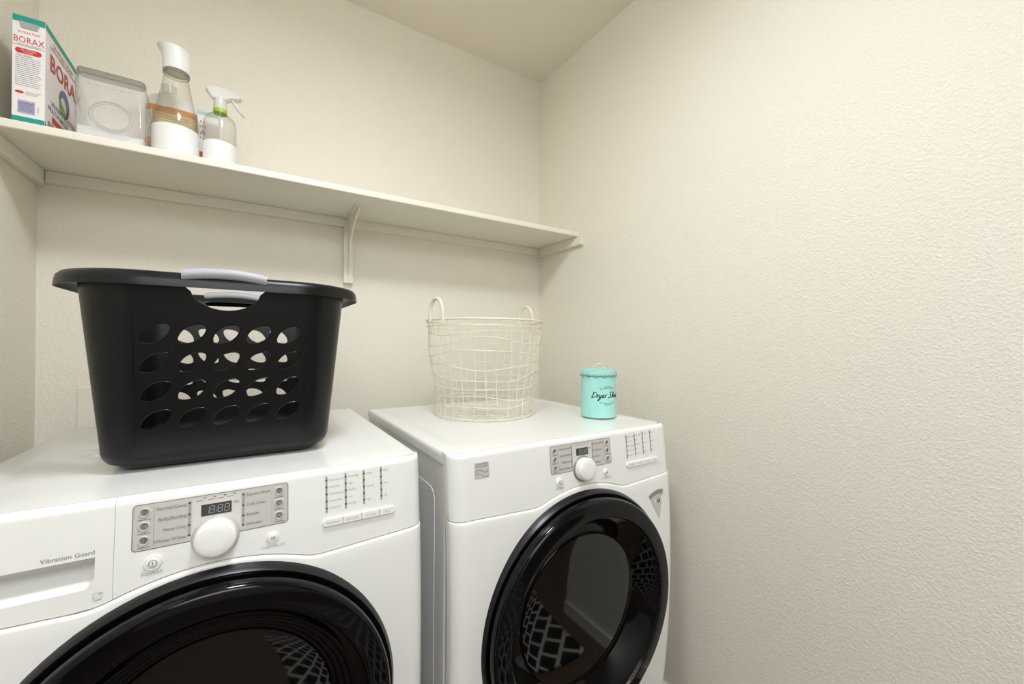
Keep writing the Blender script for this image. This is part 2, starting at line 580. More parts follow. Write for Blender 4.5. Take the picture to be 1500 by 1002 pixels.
    # ---- detergent drawer (washer only) with its scooped grip
    if kind == 'w':
        px0, px1, pt0, pt1 = 0.035, 0.2128, 0.0735, 0.1140
        xs2 = [0, .0006, .002, .005, .009, .014, .021, .030, px0] + [px0 + (px1 - px0) * k / 8 for k in range(1, 9)] + [.218, .224, .229, xw - .0012, xw - .0001]
        tt = [.012, .02, .035, .055, pt0, .084, .094, .104, pt1, .122, .130]
        mb = MB(); rows = []
        for k in range(7):
            a = PI / 2 * k / 6
            rows.append([(x, sf(x, .012)[1] + .012 * (1 - math.sin(a)), H - .012 * (1 - math.cos(a))) for x in xs2])
        for q in tt[1:]: rows.append([sf(x, q) for x in xs2])
        rows.append([sf(x, seam(x) - .0008) for x in xs2])
        rows.append([sf(x, seam(x) - .0004, -.012) for x in xs2])
        i0 = 6 + tt.index(pt0); i1 = 6 + tt.index(pt1); j0 = xs2.index(px0); j1 = j0 + 8
        nn = len(xs2); vsx = [p for r in rows for p in r]; fsx = []
        for i in range(len(rows) - 1):
            for j in range(nn - 1):
                if i0 <= i < i1 and j0 <= j < j1: continue
                fsx.append((i * nn + j, i * nn + j + 1, (i + 1) * nn + j + 1, (i + 1) * nn + j))
        mb.add(vsx, fsx)
        mb.grid([[r[-1] for r in rows], [(r[-1][0], r[-1][1] + .012, r[-1][2]) for r in rows]])
        dr = mb.build('detergent_drawer', M['plastic'], r0, True)
        pk = MB()
        xi = [px0 + (px1 - px0) * k / 8 for k in range(9)]
        prof = [(pt0, 0.0), (pt0 + .0008, -.002), (pt0 + .001, -.050), (.080, -.055), (.089, -.055), (.0950, -.048), (.102, -.030), (.109, -.0090), (.1125, -.0012), (pt1, 0.0)]
        rws = [[sf(x, q, o) for x in xi] for q, o in prof]
        pk.grid(rws)
        for j in (0, -1):
            pk.add([r[j] for r in rws], [tuple(range(len(rws)))])
        pk.add([fn(a, b, 0.0002) for a, b in ((.2040, pt1 + .0002), (px1 + .0002, pt1 + .0002), (px1 + .0002, .1005))] , [(0, 1, 2)])
        pk.build('grip_recess', M['plastic'], dr, True, angle=60)
        lm = MB()
        lettering(lm, [('Vibration Guard', .2128, -.0690, .0078, 'RIGHT', 0, 1.02)], fnt)
        lm.build('lettering', M['print'], dr)
        ic = MB()
        for a, b in ((rrect(.2125, .1212, .2215, .1290, .0006), 0),):
            pass
        for q in (.1212, .1290): ic.add([fn(a, q + e, .0004) for a, e in ((.2120, 0), (.2220, 0), (.2220, .0005), (.2120, .0005))], [(0, 1, 2, 3)])
        for q in (.2120, .2215): ic.add([fn(q + e, b, .0004) for e, b in ((0, .1212), (.0005, .1212), (.0005, .1295), (0, .1295))], [(0, 1, 2, 3)])
        ic.add([fn(a, b, .0004) for a, b in ((.2175, .1225), (.2208, .1222), (.2208, .1238), (.2175, .1240))], [(0, 1, 2, 3)])
        ic.add([fn(a, b, .0004) for a, b in ((.2132, .1268), (.2205, .1262), (.2205, .1266), (.2132, .1272))], [(0, 1, 2, 3)])
        ic.add([fn(a, b, .0004) for a, b in ((.2125, .1305), (.2210, .1305), (.2210, .1316), (.2125, .1316))], [(0, 1, 2, 3)])
        ic.build('rating_mark', M['print_pale'], dr)

    # ---- control panel pieces
    def plate(name, poly, mt, h0, h1, parent=cp, bev=None, smooth=False):
        return MB().prism(poly, fn, h0, h1).build(name, mt, parent, bevel=bev, smooth=smooth)

    dx0, dx1, dt0, dt1 = 0.2514, 0.4470, 0.0140, 0.0765
    # silver window, split in columns so it follows the front
    mb = MB()
    mb.prism(rrect(dx0 - .0014, dt0 - .0014, dx1 + .0014, dt1 + .0014, .0055), fn, -.001, .0003)
    mb.build('display_frame', M['silver_dark'], cp)
    plate('display_window', rrect(dx0, dt0, dx1, dt1, .0045), M['silver'], .0002, .0008)
    plate('display_center', rrect(.3185, dt0 + .003, .3815, dt1 - .002, .001), mat('display_center_grey', (214, 212, 207), .35), .0006, .0011)
    plate('clock_screen', rrect(.3300, .0270, .3688, .0440, .0008), M['lcd'], .0008, .0016)
    # seven segment digits 18:88
    dg = MB()
    seg = dict(a=((.1, 1), (.9, 1)), g=((.1, .5), (.9, .5)), d=((.1, 0), (.9, 0)), f=((0, .55), (0, .95)), b=((1, .55), (1, .95)), e=((0, .05), (0, .45)), c=((1, .05), (1, .45)))
    for ch, ox in (('bc', .3335), ('abcdefg', .3400), ('abcdefg', .3505), ('abcdefg', .3592)):
        for s_ in ch:
            (ax, ay), (bx, by) = seg[s_]
            sx, sy = .0058, .0105
            L = [(ox + ax * sx + .0012 * ay, -(.0408 - ay * sy)), (ox + bx * sx + .0012 * by, -(.0408 - by * sy))]
            stroke(dg, L, .0010, fnt, .0019)
    for q in (.0375, .0335):
        dg.add([fn(.3487 + a, q + b, .0019) for a, b in ((0, 0), (.001, 0), (.001, .001), (0, .001))], [(0, 1, 2, 3)])
    dg.build('clock_digits', M['digit'], cp)
    # dials and buttons
    def disc(name, x, t, prof, mt, n=28):
        P0 = Vector(sf(x, t)); e = 0.004
        tx = (Vector(sf(x + e, t)) - Vector(sf(x - e, t))).normalized()
        tt_ = (Vector(sf(x, t + e)) - Vector(sf(x, t - e))).normalized()
        nn_ = tx.cross(tt_).normalized()
        if nn_.y > 0: nn_ = -nn_
        f2 = lambda p: tuple(P0 + tx * p[0] + tt_ * p[1] + nn_ * p[2])
        return MB().lathe(prof + [(0.0002, prof[-1][1])], n, f2).build(name, mt, cp, True)

    disc('knob_ring', .3492, .0768, [(.0312, -.001), (.0312, .002), (.0300, .0036), (.0282, .0040)], M['silver_dark'] if kind == 'd' else mat('knob_bezel', (205, 204, 200), .3, metal=.3), 48)
    disc('knob', .3492, .0768, [(.0276, .002), (.0274, .016), (.0266, .0195), (.0250, .0218), (.0225, .0230), (.012, .0238)], M['plastic'], 48)
    for tq in (.0245, .0440, .0638):
        for xq in (.2636, .4347):
            disc('button', xq, tq, [(.0070, .0004), (.0068, .0018), (.0058, .0022), (.0050, .0012)], M['silver'], 20)
            disc('button_dimple', xq, tq, [(.0047, .0010), (.0042, .0016), (.0028, .0012)], M['dimple'], 18)
    disc('power_button', .2746, .0968, [(.0106, -.001), (.0104, .0025), (.0094, .0034), (.0086, .0030), (.0078, .0036)], M['plastic'], 32)
    disc('start_button', .4256, .0970, [(.0086, -.001), (.0084, .0024), (.0076, .0032), (.0068, .0028), (.0062, .0033)], M['plastic'], 32)
    ln = MB()
    def strip(*q):
        nonlocal ln
        ln = MB(); bar(*q); ln.build('indicator_strip', M['line'], cp)
    def bar(x0, t0, x1, t1, h=.0010): ln.add([fn(x0, t0, h), fn(x1, t0, h), fn(x1, t1, h), fn(x0, t1, h)], [(0, 1, 2, 3)])
    for xq in (.2738, .4238): strip(xq, dt0 + .003, xq + .0007, dt1 - .003)
    for xq in (.3140, .3827):
        strip(xq, .0188, xq + .0034, .0690, .0012)
    ln = MB()
    for xq in (.3140, .3827):
        for tq in (.0196, .0362, .0520, .0668): bar(xq + .0002, tq, xq + .0032, tq + .0022, .0015)
    for k in range(4): bar(.3325 + k * .0128, .0163, .3360 + k * .0128, .0174, .0015)
    ln.build('indicator_light', M['dark'], cp)
    # round icons
    ln = MB()
    for cx_, ct_, rr in ((.2746, .0968, .0046),):
        ring = [(cx_ + rr * math.cos(2 * PI * k / 24), ct_ + rr * math.sin(2 * PI * k / 24)) for k in range(25)]
        stroke(ln, ring, .0008, fn, .0042)
        stroke(ln, [(cx_, ct_ - .0024), (cx_, ct_ + .0024)], .0009, fn, .0042)
    ln.add([fn(a, b, .0040) for a, b in ((.4236, .0945), (.4256, .0970), (.4236, .0995))], [(0, 1, 2)])
    for q in (.4266, .4282): ln.add([fn(q + a, b, .0040) for a, b in ((0, .0945), (.0008, .0945), (.0008, .0995), (0, .0995))], [(0, 1, 2, 3)])
    ln.build('button_symbol', M['print'], cp)
    # lettering
    L = []
    for s_, tq in (('Normal/Casual', .0245), ('Bulky/Bedding', .0400), ('Heavy Duty', .0555), ('Whitest Whites', .0705)): L.append((s_, .3122, -tq, .0066, 'RIGHT', 0, .88))
    for s_, tq in (('Express Wash', .0238), ('Cold Clean', .0395), ('Sanitize', .0550), ('Delicates', .0695)): L.append((s_, .3885, -tq, .0066, 'LEFT', 0, .88))
    lettering(MB(), L, fnt, .0014).build('lettering', M['print'], cp)
    L = [('POWER', .2740, -.1135, .0066, 'CENTER', 0, 1.1), ('START/PAUSE', .4258, -.1135, .0060, 'CENTER', 0, .95)]
    lettering(MB(), L, fnt, .0006).build('lettering', M['print_pale'], cp)
    # tiny captions under the buttons: too small to read in the photograph, kept as fine rules
    ln = MB()
    for xq in (.2636, .4347):
        for tq in (.0338, .0532, .0728): bar(xq - .0075, tq, xq + .0075, tq + .0009, .0012)
    for a in (.322, .3355, .3485, .361): bar(a + .002, .0195, a + .010, .0203, .0014)
    bar(.3710, .0285, .3790, .0292, .0014); bar(.3718, .0305, .3785, .0312, .0014)
    ln.build('caption_rule', M['print'], cp)
    # four slider scales and the segmented bar
    sx = [.5080, .5402, .5721, .6037]
    tb = [(.0137, .0753), (.0122, .0736), (.0120, .0722), (.0108, .0711)]
    for (xq, (a, b)) in zip(sx, tb):
        ln = MB(); bar(xq - .0016, a, xq + .0016, b, .0007)
        ss = ln.build('scale_strip', M['line'], cp)
        ln = MB()
        for k in range(5):
            tq = a + (b - a) * (.10 + .195 * k)
            bar(xq - .0016, tq - .0014, xq + .0016, tq + .0014, .0011)
        ln.build('scale_light', M['dark'], cp)
    cols = [['Extra Hot/Cold', 'Hot/Cold', 'Warm/Warm', 'Warm/Cold', 'Cold/Cold'], ['Extra High', 'High', 'Medium', 'Low', 'No Spin'], ['Heavy', '\u2022', 'Normal', '\u2022', 'Light'], ['High', '\u2022', 'Med', '\u2022', 'Off']]
    L = []
    for xq, (a, b), cl in zip(sx, tb, cols):
        for k, s_ in enumerate(cl):
            L.append((s_, xq + (.0042 if s_ != '\u2022' else .009), -(a + (b - a) * (.115 + .195 * k) + .001), .0056, 'LEFT', 0, .80))
    lettering(MB(), L, fnt, .0006).build('lettering', M['print_pale'], cp)
    b0, b1, bt0, bt1 = .5005, .6285, .0855, .0985
    cuts = [b0, b0 + .0345, b0 + .0665, b0 + .0980, b1]
    for k in range(4):
        x0, x1 = cuts[k] + .0003, cuts[k + 1] - .0003
        rr = .0063
        if k == 0: poly = [p for p in rrect(x0, bt0, x1 + .02, bt1, rr) if p[0] < x1 - .001] ; poly = [(x1, bt1)] + poly + [(x1, bt0)]
        elif k == 3: poly = rrect(x0 - .02, bt0, x1, bt1, rr); q = [p for p in poly if p[0] > x0 + .001]; h_ = len(q) // 2; poly = q[:h_] + [(x0, bt1), (x0, bt0)] + q[h_:]
        else: poly = [(x0, bt0), (x1, bt0), (x1, bt1), (x0, bt1)]
        plate('bar_button', poly, M['plastic'], -.0005, .0042, bev=.0012)
    L = [(s_, (cuts[k] + cuts[k + 1]) / 2, -.0938, .0058, 'CENTER', 0, .82) for k, s_ in enumerate(('Wash/Rinse', 'Spin Speed', 'Soil Level', 'Signal'))]
    lettering(MB(), L, fnt, .0047).build('lettering', M['print_pale'], cp)

    # ---- round door
    xc, tc_, rd, ribs = door
    yb = -0.024
    f2 = lambda p: (xc + p[0], yb - p[2], H - tc_ + p[1])
    dro = MB().lathe([(rd + .003, -.004), (rd + .0005, .006), (rd - .004, .012), (rd - .010, .010), (rd - .014, .004)], 96, f2).build('door_seal', M['seal'], r0, True)
    ro = rd - .010
    ri = rd * .815
    MB().lathe([(ro, .0), (ro - .0008, .022), (ro - .0022, .0300), (ro - .0045, .0345), (ro - .0080, .0366), (ro - .0095, .0370), (ro - .03, .0378), (ri + .0030, .0382), (ri + .0010, .0374), (ri, .0345)], 128, f2).build('door_ring', M['ring'], r0, True, angle=60)
    rg = rd * .625
    pr = [(ri, .0345)]
    nb = 22
    for k in range(nb + 1):
        q = k / nb
        rr = ri - .001 + (rg - ri) * q
        zz = .032 - .044 * q ** 1.15
        if ribs and .35 < q < .98: zz += .0018 * math.sin((q - .35) * 34)
        pr.append((rr, zz))
    MB().lathe(pr, 128, f2).build('door_bezel', M['black'], r0, True, angle=60)
    gp = [(rg, -.0118), (rg - .002, -.0095)] + [(rg * math.cos(PI / 2 * k / 10) - .002 * (k == 0), -.0095 + .006 * math.sin(PI / 2 * k / 10)) for k in range(1, 10)] + [(.0003, -.0035)]
    MB().lathe(gp, 96, f2).build('door_glass', M['bowl'], r0, True)

    if kind == 'd':
        bg = MB().prism(rrect(.0520, .0205, .0862, .0528, .0012), fn, -.0005, .0012).build('badge', M['silver'], cp, bevel=.0006)
        ln = MB()
        lettering(ln, [('KENMORE', .0690, -.0263, .0056, 'CENTER', 0, 1.05)], fnt, .0016)
        for q in (.0278, .0300): ln.add([fn(a, b, .0015) for a, b in ((.0535, q), (.0850, q), (.0850, q + .0006), (.0535, q + .0006))], [(0, 1, 2, 3)])
        sw = [(.0530 + .0325 * k / 20, .0400 - .0035 * math.sin(PI * 2 * k / 20) - .002 * k / 20) for k in range(21)]
        stroke(ln, sw, .0014, fn, .0016)
        sw = [(.0530 + .0325 * k / 20, .0470 - .0040 * math.sin(PI * 1.7 * k / 20 + .5)) for k in range(21)]
        stroke(ln, sw, .0010, fn, .0016)
        ln.build('badge_emblem', M['silver_dark'], cp)
        # fan shaped sticker right of the door
        tip = (.619, .254); A0, A1, rr = math.radians(-121), math.radians(-76), .081
        poly = [tip] + [(tip[0] + rr * math.cos(A0 + (A1 - A0) * k / 10), tip[1] + rr * math.sin(A0 + (A1 - A0) * k / 10)) for k in range(11)]
        st = MB().prism(poly, fn, .003, .0048).build('fan_sticker', M['silver'], fp)
        ln = MB()
        ln.grid([[fn(tip[0] + q * math.cos(A0 + (A1 - A0) * k / 10), tip[1] + q * math.sin(A0 + (A1 - A0) * k / 10), .0051) for k in range(11)] for q in (.068, .0795)])
        ln.build('sticker_band', M['silver_dark'], fp)
        ln = MB(); ln.add([fn(a, b, .0054) for a, b in circ(.6170, .2035, .0055)], [tuple(range(24))])
        ln.build('sticker_dot', M['dark'], fp)
        ln = MB()
        for a, b in ((.6040, .2030), (.6290, .1985)):
            ln.add([fn(p, q, .0054) for p, q in circ(a, b, .0030, 12, .0055)], [tuple(range(12))])
        ln.add([fn(p, q, .0056) for p, q in circ(.6160, .2022, .0020, 10)], [tuple(range(10))])
        ln.build('sticker_icon', M['label'], fp)
    return r0


machine('w', -0.3922, 0.7977, 0.9636, 1.505, (0.349, 0.398, 0.2734, True))
machine('d', 0.3440, 0.7690, 0.9600, 1.4655, (0.345, 0.415, 0.2855, False))
ZW, ZD = 0.9636, 0.9600


# ------------------------------------------------------------------ black laundry basket
def laundry_basket():
    cx, cy = -0.037, 1.087
    root = thing('laundry_basket', 'black plastic laundry basket with grey grips on the washing machine', 'basket', (cx, cy, ZW + 0.001))
    HB = 0.335
    FR = 0.032

    def dims(h):
        k = h / HB
        a = 0.179 + 0.033 * k
        b = 0.147 + 0.037 * k
        r = 0.050 + 0.034 * k if h >= FR else 0.050
        if h < FR:
            i = FR - math.sqrt(max(0, FR * FR - (FR - h) ** 2))
            a -= i; b -= i; r = max(0.012, r - i * 0.6)
        return a, b, r

    nc = 6                     # fine columns in a hole cell
    cell = 0.050
    fx = [(-2.5 + k / nc) * cell for k in range(5 * nc + 1)]         # front: left to right
    sy = [(-1.5 + k / nc) * cell for k in range(3 * nc + 1)]         # end: front to back

    def cornerpath(h, n=14):
        """from (x=.125, -b) round the front right corner to (a, y=-.075): n-1 inner points"""
        a, b, r = dims(h)
        x0, y1 = 2.5 * cell, -1.5 * cell
        xs_ = min(a - r, 9); ys_ = -(b - r)
        l1 = max(0.0, xs_ - x0); l2 = PI / 2 * r; l3 = max(0.0, y1 - ys_)
        P = []
        if xs_ < x0 or ys_ > y1:        # tight low rows: an elliptic quarter between the two ends
            for k in range(1, n):
                q = PI / 2 * k / n
                X0 = min(x0, a * 0.97); Y1 = max(y1, -b * 0.97)
                P.append((X0 + (a - X0) * math.sin(q), -b + (Y1 + b) * (1 - math.cos(q))))
            return P
        tot = l1 + l2 + l3
        for k in range(1, n):
            s_ = tot * k / n
            if s_ < l1: P.append((x0 + s_, -b))
            elif s_ < l1 + l2:
                q = (s_ - l1) / r
                P.append((a - r + r * math.sin(q), -(b - r) - r * math.cos(q)))
            else: P.append((a, -(b - r) + (s_ - l1 - l2)))
        return P

    def loop(h):
        a, b, r = dims(h)
        kx = min(1, (a * 0.97) / (2.5 * cell)); ky = min(1, (b * 0.97) / (1.5 * cell))
        C = cornerpath(h)
        L = [(x * kx, -b) for x in fx] + C + [(a, y * ky) for y in sy]
        L += [(x, -y) for x, y in C[::-1]] + [(x * kx, b) for x in fx[::-1]]
        L += [(-x, -y) for x, y in C] + [(-a, y * ky) for y in sy[::-1]]
        L += [(-x, y) for x, y in C[::-1]]
        return L

    NL = len(loop(0.1))
    # rows: bottom fillet, plain band, hole rows, plain band, handle row, top
    hole0 = 0.0635
    H1 = [0, .002, .006, .012, .020, .030, .040, .052]
    H2 = [hole0 + cell * 4 * k / (4 * nc) for k in range(4 * nc + 1)]      # .0635 .. .2635
    H3 = [.2690]
    hnd0, hnd1 = 0.2740, 0.3310
    H4 = [hnd0 + (hnd1 - hnd0) * k / nc for k in range(nc + 1)]
    HH = H1 + H2 + H3 + H4 + [HB]
    rows = [[(x, y, h) for x, y in loop(h)] for h in HH]
    i2 = len(H1); i4 = i2 + len(H2) + len(H3)
    nf = len(fx); ncn = len(cornerpath(.1)); ns = len(sy)
    starts = dict(front=0, right=nf + ncn, back=nf + ncn + ns + ncn, left=nf + ncn + ns + ncn + nf + ncn)
    skip = set(); cells = []
    for side, ncell in (('front', 5), ('back', 5), ('right', 3), ('left', 3)):
        for c_ in range(ncell):
            for r_ in range(4):
                j0 = starts[side] + c_ * nc; i0 = i2 + r_ * nc
                cells.append((i0, i0 + nc, j0, j0 + nc, 'lens'))
        if ncell == 5:
            cells.append((i4, i4 + nc, starts[side] + nc, starts[side] + 4 * nc, 'hand'))
    for i0, i1, j0, j1, _ in cells:
        for i in range(i0, i1):
            for j in range(j0, j1): skip.add((i, j))
    vs = [p for r in rows for p in r]; fs = []
    for i in range(len(rows) - 1):
        for j in range(NL):
            if (i, j) in skip: continue
            k = (j + 1) % NL
            fs.append((i * NL + j, i * NL + k, (i + 1) * NL + k, (i + 1) * NL + j))
    ang = math.radians(36)
    rims = []

    def lens_r(th):        # radius of the leaf shaped hole along direction th (u, v in metres)
        A, B = 0.0246, 0.0138
        c_, s_ = math.cos(th - ang), math.sin(th - ang)
        p = 1.72
        return (abs(c_ / A) ** p + abs(s_ / B) ** p) ** (-1 / p)

    def hand_r(th):
        c_, s_ = math.cos(th), math.sin(th)
        if s_ >= 0: return (abs(c_ / .060) ** 6 + abs(s_ / .0115) ** 6) ** (-1 / 6)
        return (abs(c_ / .060) ** 2.0 + abs(s_ / .0260) ** 1.8) ** (-1 / 1.9)

    for i0, i1, j0, j1, kind in cells:
        nu, nv = j1 - j0, i1 - i0
        per = [(u, 0) for u in range(nu)] + [(nu, v) for v in range(nv)] + [(u, nv) for u in range(nu, 0, -1)] + [(0, v) for v in range(nv, 0, -1)]
        uw = cell * nu / nc
        vw = HH[i1] - HH[i0]
        cu, cv = nu / 2, nv / 2
        inner = []
        for u, v in per:
            du, dv = (u - cu) / nu * uw, (v - cv) / nv * vw
            if kind == 'hand': dv -= 0.0105
            th = math.atan2(dv, du)
            rr = lens_r(th) if kind == 'lens' else hand_r(th)
            rr = min(rr, 0.97 * math.hypot(du, dv))
            pu = cu + rr * math.cos(th) / uw * nu
            pv = cv + (rr * math.sin(th) + (0.0105 if kind == 'hand' else 0)) / vw * nv
            pu = min(max(pu, 0.02), nu - 0.02); pv = min(max(pv, 0.02), nv - 0.02)
            # bilinear on the fine grid
            a_, b_ = int(min(pu, nu - 1)), int(min(pv, nv - 1))
            fu, fv = pu - a_, pv - b_
            g = lambda ii, jj: Vector(rows[i0 + ii][(j0 + jj) % NL])
            inner.append(tuple((g(b_, a_) * (1 - fu) + g(b_, a_ + 1) * fu) * (1 - fv) + (g(b_ + 1, a_) * (1 - fu) + g(b_ + 1, a_ + 1) * fu) * fv))
        if kind == 'lens' and j0 < nf: rims.append(inner)
        o = len(vs); vs += inner; np_ = len(per)
        for k in range(np_):
            k2 = (k + 1) % np_
            A = (i0 + per[k][1]) * NL + (j0 + per[k][0]) % NL
            B = (i0 + per[k2][1]) * NL + (j0 + per[k2][0]) % NL
            fs.append((A, B, o + k2, o + k))
    fs.append(tuple(range(NL))[::-1])
    mb = MB(); mb.add(vs, fs)
    body = mb.build('basket_body', M['basket'], root, True, solid=0.0028)
    q = body.modifiers.new('edges', 'EDGE_SPLIT'); q.split_angle = math.radians(50)
    for q in rims:
        MB().tube([(x, y - .0002, z) for x, y, z in q], .0009, 5, closed=True).build('hole_rim', M['basket'], root, True)
    # raised line round the field of holes
    a, b, r = dims(.16)
    for sgn in (-1, 1):
        for x in (-.1285, .1285):
            MB().tube([(x, sgn * (dims(h)[1] + .0002), h) for h in (.045, .12, .2, .268)], .0007, 6).build('panel_line', M['basket'], root, True)
    # rolled rim
    def rim_loop(g, h):
        a, b, r = dims(HB)
        A, B, Rr = a + g, b + g, r + g + .02
        Rr = min(Rr, B - .01)
        L = []
        for sx_, sy_, a0 in ((1, -1, -90), (1, 1, 0), (-1, 1, 90), (-1, -1, 180)):
            for k in range(15):
                q = math.radians(a0 + 90 * k / 14)
                L.append((sx_ * (A - Rr) + Rr * math.cos(q), sy_ * (B - Rr) + Rr * math.sin(q), h))
        return L
    prof = [(-.004, -.010), (-.004, .002), (0.002, .0055), (.014, .0065), (.023, .0045), (.0280, -.001), (.0300, -.009), (.0312, -.0190), (.0292, -.0190), (.027, -.008), (.021, -.0015), (.004, -.001), (-.002, -.010)]
    MB().grid([rim_loop(g, HB + h) for g, h in prof], True).build('rim', M['basket'], root, True, angle=55)
    a, b, r = dims(HB)
    for sgn in (-1, 1):
        P = []
        sec_n = 14
        xs_ = [-.061 + .122 * k / 16 for k in range(17)]
        rws = []
        for x in xs_:
            q = 1 - (x / .061) ** 2
            rise = .0065 * q
            e = 1.0 if abs(x) < .0605 else .93
            yc = sgn * (b + .0155)
            hw, hz = .0215 * e, .0102 * e
            rws.append([(x, yc + hw * (abs(math.cos(2 * PI * k / sec_n)) ** .7) * math.copysign(1, math.cos(2 * PI * k / sec_n)),
                         HB + .0012 + rise + hz * (abs(math.sin(2 * PI * k / sec_n)) ** .7) * math.copysign(1, math.sin(2 * PI * k / sec_n))) for k in range(sec_n)])
        g = MB().grid(rws, True)
        g.f.append(tuple(range(sec_n))); g.f.append(tuple(len(g.v) - sec_n + k for k in range(sec_n)))
        g.build('grip', M['grip'], root, True, angle=60)['label'] = 'grey rubber grip'
    return root


laundry_basket()

# ------------------------------------------------------------------ wire basket
wb = thing('wire_basket', 'round cream wire basket with two loop handles on the dryer', 'basket', (0.655, 1.196, ZD + 0.001))
RB, RT, HW = 0.160, 0.190, 0.300


def wr(z, th=0):
    k = z / HW
    return RB + (RT - RB) * (k ** 1.3) + 0.004 * math.sin(3 * th + 9 * k)


def ringpts(z, n=64, r=None, wob=None):
    P = []
    for k in range(n):
        th = 2 * PI * k / n
        zz = z + (wob(th) if wob else 0)
        rr = r if r else wr(zz, th)
        P.append((rr * math.cos(th), rr * math.sin(th), zz))
    return P


MB().tube(ringpts(HW, r=RT), 0.0032, 8, closed=True).build('rim_wire', M['wire'], wb, True)
MB().tube(ringpts(HW - 0.019, r=RT - .003), 0.0016, 6, closed=True).build('hoop_wire', M['wire'], wb, True)
MB().tube(ringpts(0.003, r=RB), 0.0022, 6, closed=True).build('hoop_wire', M['wire'], wb, True)
rnd = random.Random(3)
for k in range(30):
    th = 2 * PI * (k + 0.25 * rnd.random()) / 30
    ph, am = rnd.random() * 6, 0.012 + .012 * rnd.random()
    P = []
    for q in range(11):
        z = HW * q / 10
        tq = th + am * math.sin(ph + 5 * q / 10) * 1.2
        r = wr(z, th) if 0 < q < 10 else (RB if q == 0 else RT)
        P.append((r * math.cos(tq), r * math.sin(tq), z + .002))
    MB().tube(P, 0.0013, 5).build('upright_wire', M['wire'], wb, True)
for z, am in ((.262, .010), (.232, .016), (.200, .012), (.160, .014), (.125, .018), (.095, .012), (.068, .012), (.042, .008)):
    p1, p2, p3 = rnd.random() * 6, rnd.random() * 6, rnd.random() * 6
    wob = lambda th: am * (math.sin(2 * th + p1) * .5 + math.sin(3 * th + p2) * .45 + math.sin(5 * th + p3) * .2)
    MB().tube(ringpts(z, 72, None, wob), 0.0014, 5, closed=True).build('wavy_wire', M['wire'], wb, True)
for k in range(12):
    th = PI * k / 12 + .1 * rnd.random()
    P = []
    off = (rnd.random() - .5) * .05
    for q in range(9):
        s_ = -1 + 2 * q / 8
        u_, v_ = s_ * RB * math.sqrt(max(0, 1 - (off / RB) ** 2)), off + .006 * math.sin(4 * s_ + k)
        if q in (0, 8): v_ = off
        P.append((u_ * math.cos(th) - v_ * math.sin(th), u_ * math.sin(th) + v_ * math.cos(th), .002 + .0012 * (k % 3)))
    MB().tube(P, 0.0012, 5).build('base_wire', M['wire'], wb, True)
for r in (.045, .085, .125):
    MB().tube(ringpts(.004, 40, r), 0.0012, 5, closed=True).build('base_hoop', M['wire'], wb, True)
for th0 in (191, 11):
    th = math.radians(th0)
    P = []
    for q in range(17):
        a = PI * q / 16
        u_ = 0.034 * math.cos(a) * (1 + .12 * math.sin(a))
        P.append((RT * math.cos(th) - u_ * math.sin(th), RT * math.sin(th) + u_ * math.cos(th), HW - .004 + .066 * math.sin(a) ** .8))
    MB().tube(P, 0.0056, 8).build('loop_handle', M['wire'], wb, True)

# ------------------------------------------------------------------ dryer sheet tin
tin = thing('dryer_sheet_tin', 'small aqua tin with scalloped lid lettered Dryer Sheets', 'tin', (0.939, 0.959, ZD + 0.001))
RC, HT = 0.0545, 0.148
MB().lathe([(0.0003, 0.0), (RC - .002, 0.0), (RC, .0015), (RC + .0006, .003), (RC, .0045), (RC, HT - .006)], 64).build('tin_body', M['aqua'], tin, True)
lid = MB()
n = 96
rows = []
for zz, r, sc in ((HT - .021, RC + .0016, 1), (HT - .012, RC + .0018, 0), (HT - .004, RC + .0018, 0), (HT - .001, RC + .0012, 0), (HT, RC - .001, 0), (HT - .0005, RC - .004, 0), (HT - .002, RC - .006, 0), (HT - .002, .0003, 0)):
    rows.append([(r * math.cos(2 * PI * k / n), r * math.sin(2 * PI * k / n), zz + sc * .0048 * (1 - abs(math.sin(14 * PI * k / n))) ) for k in range(n)])
lid.grid(rows, True)
lid.build('tin_lid', M['aqua'], tin, True, solid=.0008)
tr = MB()
for k in range(14):
    th = 2 * PI * (k + .5) / 14
    c_ = Vector((math.cos(th), math.sin(th), 0)); t_ = Vector((-math.sin(th), math.cos(th), 0))
    tr.add([tuple(c_ * (RC + .0026) + t_ * .0015 * math.cos(q * PI / 4) + Vector((0, 0, HT - .0125 + .0015 * math.sin(q * PI / 4)))) for q in range(8)], [tuple(range(8))])
tr.build('lid_hole', M['flourish'], tin)
tr = MB()
P = []
for k in range(n + 1):
    th = 2 * PI * k / n
    P.append(((RC + .0024) * math.cos(th), (RC + .0024) * math.sin(th), HT - .0205 + .0048 * (1 - abs(math.sin(14 * PI * k / n)))))
tr.tube(P[:-1], .0006, 5, closed=True).build('lid_edge', M['flourish'], tin, True)
hd = [(.018 * math.cos(PI * k / 14), -.004, HT - .002 + .021 * math.sin(PI * k / 14) ** .7) for k in range(15)]
a_ = math.radians(-32)
hd = [(x * math.cos(a_) - y * math.sin(a_), x * math.sin(a_) + y * math.cos(a_), z) for x, y, z in hd]
MB().tube(hd, .0013, 6).build('lid_handle', M['wire'], tin, True)


def on_tin(a, b, h):          # a along the girth from the middle of the script, b up
    th = math.radians(-103) + a / RC
    r = RC + h
    return (r * math.cos(th), r * math.sin(th), b)


def bez(p0, p1, p2, p3, n=8):
    return [tuple((1 - t_) ** 3 * p0[i] + 3 * (1 - t_) ** 2 * t_ * p1[i] + 3 * (1 - t_) * t_ ** 2 * p2[i] + t_ ** 3 * p3[i] for i in (0, 1)) for t_ in [k / n for k in range(n + 1)]]


def path(*segs):
    P = []
    for s_ in segs:
        q = bez(*s_) if len(s_) == 4 else list(s_)
        P += q if not P else q[1:]
    return P


